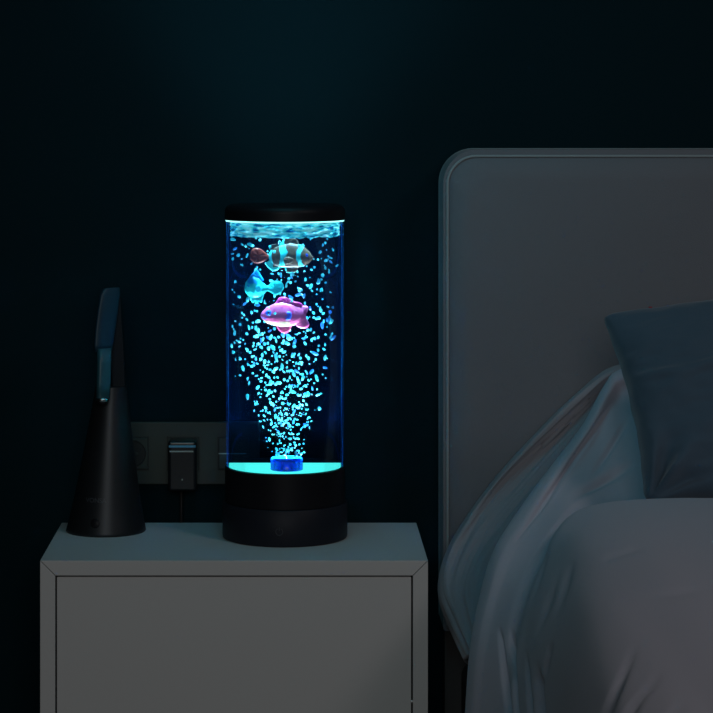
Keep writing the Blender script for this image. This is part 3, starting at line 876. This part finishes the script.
# ---- duvet
EX = (0.62, 0.85, 1.1, 1.38)
rowsB = [
 ext(R((474,760,2.52),(476,713,2.53),(480,650,2.55),(489,600,2.59),(503,552,2.65),(530,508,2.725),(560,468,2.77),(588,430,2.80),(610,392,2.815),(626,376,2.82),(680,366,2.82)), EX),
 ext(R((462,760,2.49),(465,713,2.50),(469,650,2.52),(478,598,2.56),(494,548,2.61),(524,503,2.685),(555,462,2.73),(583,425,2.765),(604,386,2.79),(622,369,2.80),(680,360,2.80)), EX),
 ext(R((467,760,2.46),(470,713,2.465),(474,650,2.485),(484,600,2.525),(500,551,2.575),(530,506,2.65),(560,466,2.70),(588,429,2.74),(608,392,2.77),(625,376,2.785),(680,366,2.785)), EX),
 ext(R((478,760,2.44),(480,713,2.445),(486,650,2.465),(496,603,2.505),(513,556,2.56),(541,516,2.63),(568,482,2.685),(594,446,2.735),(613,412,2.765),(630,396,2.78),(685,386,2.78)), EX),
 ext(R((488,760,2.42),(492,713,2.42),(500,650,2.44),(510,604,2.48),(527,560,2.54),(551,524,2.60),(574,500,2.65),(600,478,2.69),(622,455,2.72),(645,440,2.73),(690,430,2.73)), EX),
 ext(R((500,760,2.39),(504,713,2.39),(512,650,2.42),(522,606,2.46),(537,566,2.52),(556,532,2.58),(578,514,2.62),(604,508,2.64),(640,505,2.65),(680,505,2.65),(720,505,2.65)), EX),
 ext(R((504,760,2.35),(508,713,2.355),(517,650,2.375),(527,603,2.42),(540,562,2.47),(556,528,2.52),(578,508,2.56),(605,501,2.575),(640,498,2.58),(680,498.5,2.58),(720,498.5,2.58)), EX),
 ext(R((514,760,2.29),(518,713,2.30),(527,650,2.33),(537,604,2.36),(551,564,2.41),(567,531,2.46),(590,511,2.50),(616,503,2.525),(650,500.5,2.53),(690,500.5,2.53),(730,500.5,2.53)), EX),
 ext(R((532,760,2.16),(536,713,2.18),(545,655,2.21),(557,612,2.25),(570,575,2.30),(588,545,2.34),(612,527,2.38),(645,518,2.40),(680,515,2.41),(715,515,2.41),(755,515,2.41)), EX),
 ext(R((555,790,1.98),(560,740,2.0),(570,680,2.03),(584,640,2.06),(602,605,2.11),(628,580,2.16),(660,566,2.18),(700,560,2.2),(740,558,2.2),(790,556,2.2),(850,556,2.2)), EX),
 ext(R((585,860,1.72),(592,800,1.74),(605,745,1.77),(622,705,1.80),(648,675,1.84),(680,656,1.88),(715,645,1.9),(755,640,1.91),(800,638,1.92),(850,636,1.92),(910,636,1.92)), EX),
 ext(R((650,1010,1.40),(655,960,1.40),(665,900,1.42),(685,850,1.44),(715,810,1.47),(750,790,1.5),(795,780,1.5),(840,775,1.5),(890,772,1.5),(950,770,1.5),(1010,770,1.5)), EX),
 ext(R((760,1300,1.05),(765,1240,1.05),(780,1170,1.06),(805,1110,1.07),(840,1070,1.08),(885,1050,1.09),(940,1040,1.1),(1000,1035,1.1),(1060,1032,1.1),(1120,1030,1.1),(1180,1030,1.1)), EX),
]
CREASES = [((497, 624), (509, 716), 1.9, .034), ((510, 626), (517, 716), 1.6, .024), ((527, 650), (531, 716), 1.5, .016),
           ((538, 660), (540, 716), 3.0, .014), ((553, 640), (541, 690), 2.0, .004), ((575, 560), (556, 620), 3.0, .003),
           ((548, 540), (528, 610), 3.0, .004), ((640, 640), (606, 716), 3.0, .005), ((665, 668), (628, 716), 2.5, .004),
           ((560, 575), (537, 640), 3.0, .003), ((690, 700), (650, 740), 3.0, .004), ((600, 562), (650, 545), 3.0, .002),
           ((640, 600), (713, 585), 4.0, .0015),
           ((616, 398), (545, 500), 2.6, .007), ((632, 415), (590, 480), 3.0, .006), ((580, 452), (512, 545), 2.4, .005),
           ((640, 462), (566, 500), 4.0, .008)]
def dispB(u, v, p):
    """soft billows, and the creases the cloth has where it turns over the bed's edge"""
    d = .006 * nz(p.x * 4.5, p.y * 3.0, p.z * 4 + 2) + .0012 * nz(p.x * 20 + 3, p.y * 7, p.z * 9)
    qx, qy = VX + p.x * F / p.y, VY + (CAMZ - p.z) * F / p.y
    for (ax, ay), (bx, by), wd, dp in CREASES:
        lx, ly = bx - ax, by - ay; L2 = lx * lx + ly * ly
        t = ((qx - ax) * lx + (qy - ay) * ly) / L2
        if t < -.05 or t > 1.6: continue
        dist = abs((qx - ax) * ly - (qy - ay) * lx) / math.sqrt(L2)
        dist += 1.5 * nz(t * 3, ax, 0)
        fade = max(0, math.sin(min(1, max(0, t)) * PI * (.55 if by > 710 else 1))) ** 1.4
        if by > 710 and t > 1: fade = 1
        d -= dp * fade * math.exp(-(dist / wd) ** 2)
    return d * min(1, v * 5)
duvet = obj('duvet', loft(rowsB, 300, 330, dispB), M['duvet'], None, True)
solidify(duvet, .006)
tag(duvet, 'large rumpled grey duvet covering the bed and hanging over its side', 'duvet')

# ---- dark cushion
TL, TR, BL_, BR_ = P(599.5, 315, 2.735), P(850, 284, 2.735), P(643, 503, 2.60), P(890, 505, 2.60)
def cushion(n=110):
    bm = bmesh.new()
    nrm = (TR - TL).cross(BL_ - TL).normalized()
    if nrm.y > 0: nrm = -nrm
    sides = {}
    for s in (1, -1):
        g = []
        for j in range(n + 1):
            v = j / n; row = []
            for i in range(n + 1):
                u = i / n
                uu, vv = 2 * u - 1, 2 * v - 1
                # pinched edges between the corners
                pu = .045 * (1 - vv * vv) * (-uu) * abs(uu) ** 3
                pv = .022 * (1 - uu * uu) * (-vv) * abs(vv) ** 3
                a, b = u + pu, v + pv
                p = TL * (1 - a) * (1 - b) + TR * a * (1 - b) + BL_ * (1 - a) * b + BR_ * a * b
                edge = (1 - uu ** 2) * (1 - vv ** 2)
                rc = max(0, abs(uu) + abs(vv) - 1.86) / .14
                cpt = (TL + TR + BL_ + BR_) / 4
                p = p + (cpt - p).normalized() * (.007 * rc * rc) + (TR - TL).normalized() * .003 * nz(u * 3, v * 7, 3) + (TL - BL_).normalized() * .003 * nz(u * 7, v * 3, 8)
                t = .062 * max(0, edge) ** .42
                t += s * 0
                k = min(1, edge * 6)
                wr = .0035 * nz(u * 4, v * 9, 2 + s) + .002 * nz(u * 12, v * 22, s)
                # gathers in the lower left corner
                du, dv = u - .02, v - 1.0
                ang = math.atan2(-dv, du + 1e-6); rad = math.hypot(du, dv)
                wr += .022 * math.exp(-(rad / .22) ** 2) * math.sin(ang * 9 + 1) 
                wr += .007 * math.exp(-((v - .93 + .25 * (u - .1)) / .025) ** 2) * math.exp(-((u - .18) / .16) ** 2)
                wr += .005 * math.exp(-((v - .40 - .05 * math.sin(u * 6)) / .03) ** 2) * (u < .6)
                row.append(bm.verts.new(p + nrm * s * (t + (wr * k if s > 0 else 0))))
            g.append(row)
        for j in range(n):
            for i in range(n):
                bm.faces.new((g[j][i], g[j][i + 1], g[j + 1][i + 1], g[j + 1][i]))
    bmesh.ops.remove_doubles(bm, verts=bm.verts[:], dist=1e-5)
    return bm
cu_o = thing('cushion', 'dark slate blue cushion leaning on the headboard above the duvet', 'cushion', (BL_ + BR_) / 2)
off = (BL_ + BR_) / 2
bm = cushion()
for v in bm.verts: v.co -= off
obj('cushion_cover', bm, M['pillow'], cu_o, True)
bm = bmesh.new(); tp = P(650.5, 308, 2.735) - off
add_box(bm, tp.x - .002, tp.x + .002, tp.y - .0015, tp.y + .0015, tp.z - .003, tp.z + .0016, bev=.0005)
obj('sewn_tag', bm, M['red'], cu_o)['label'] = 'tiny red tag on the top seam'
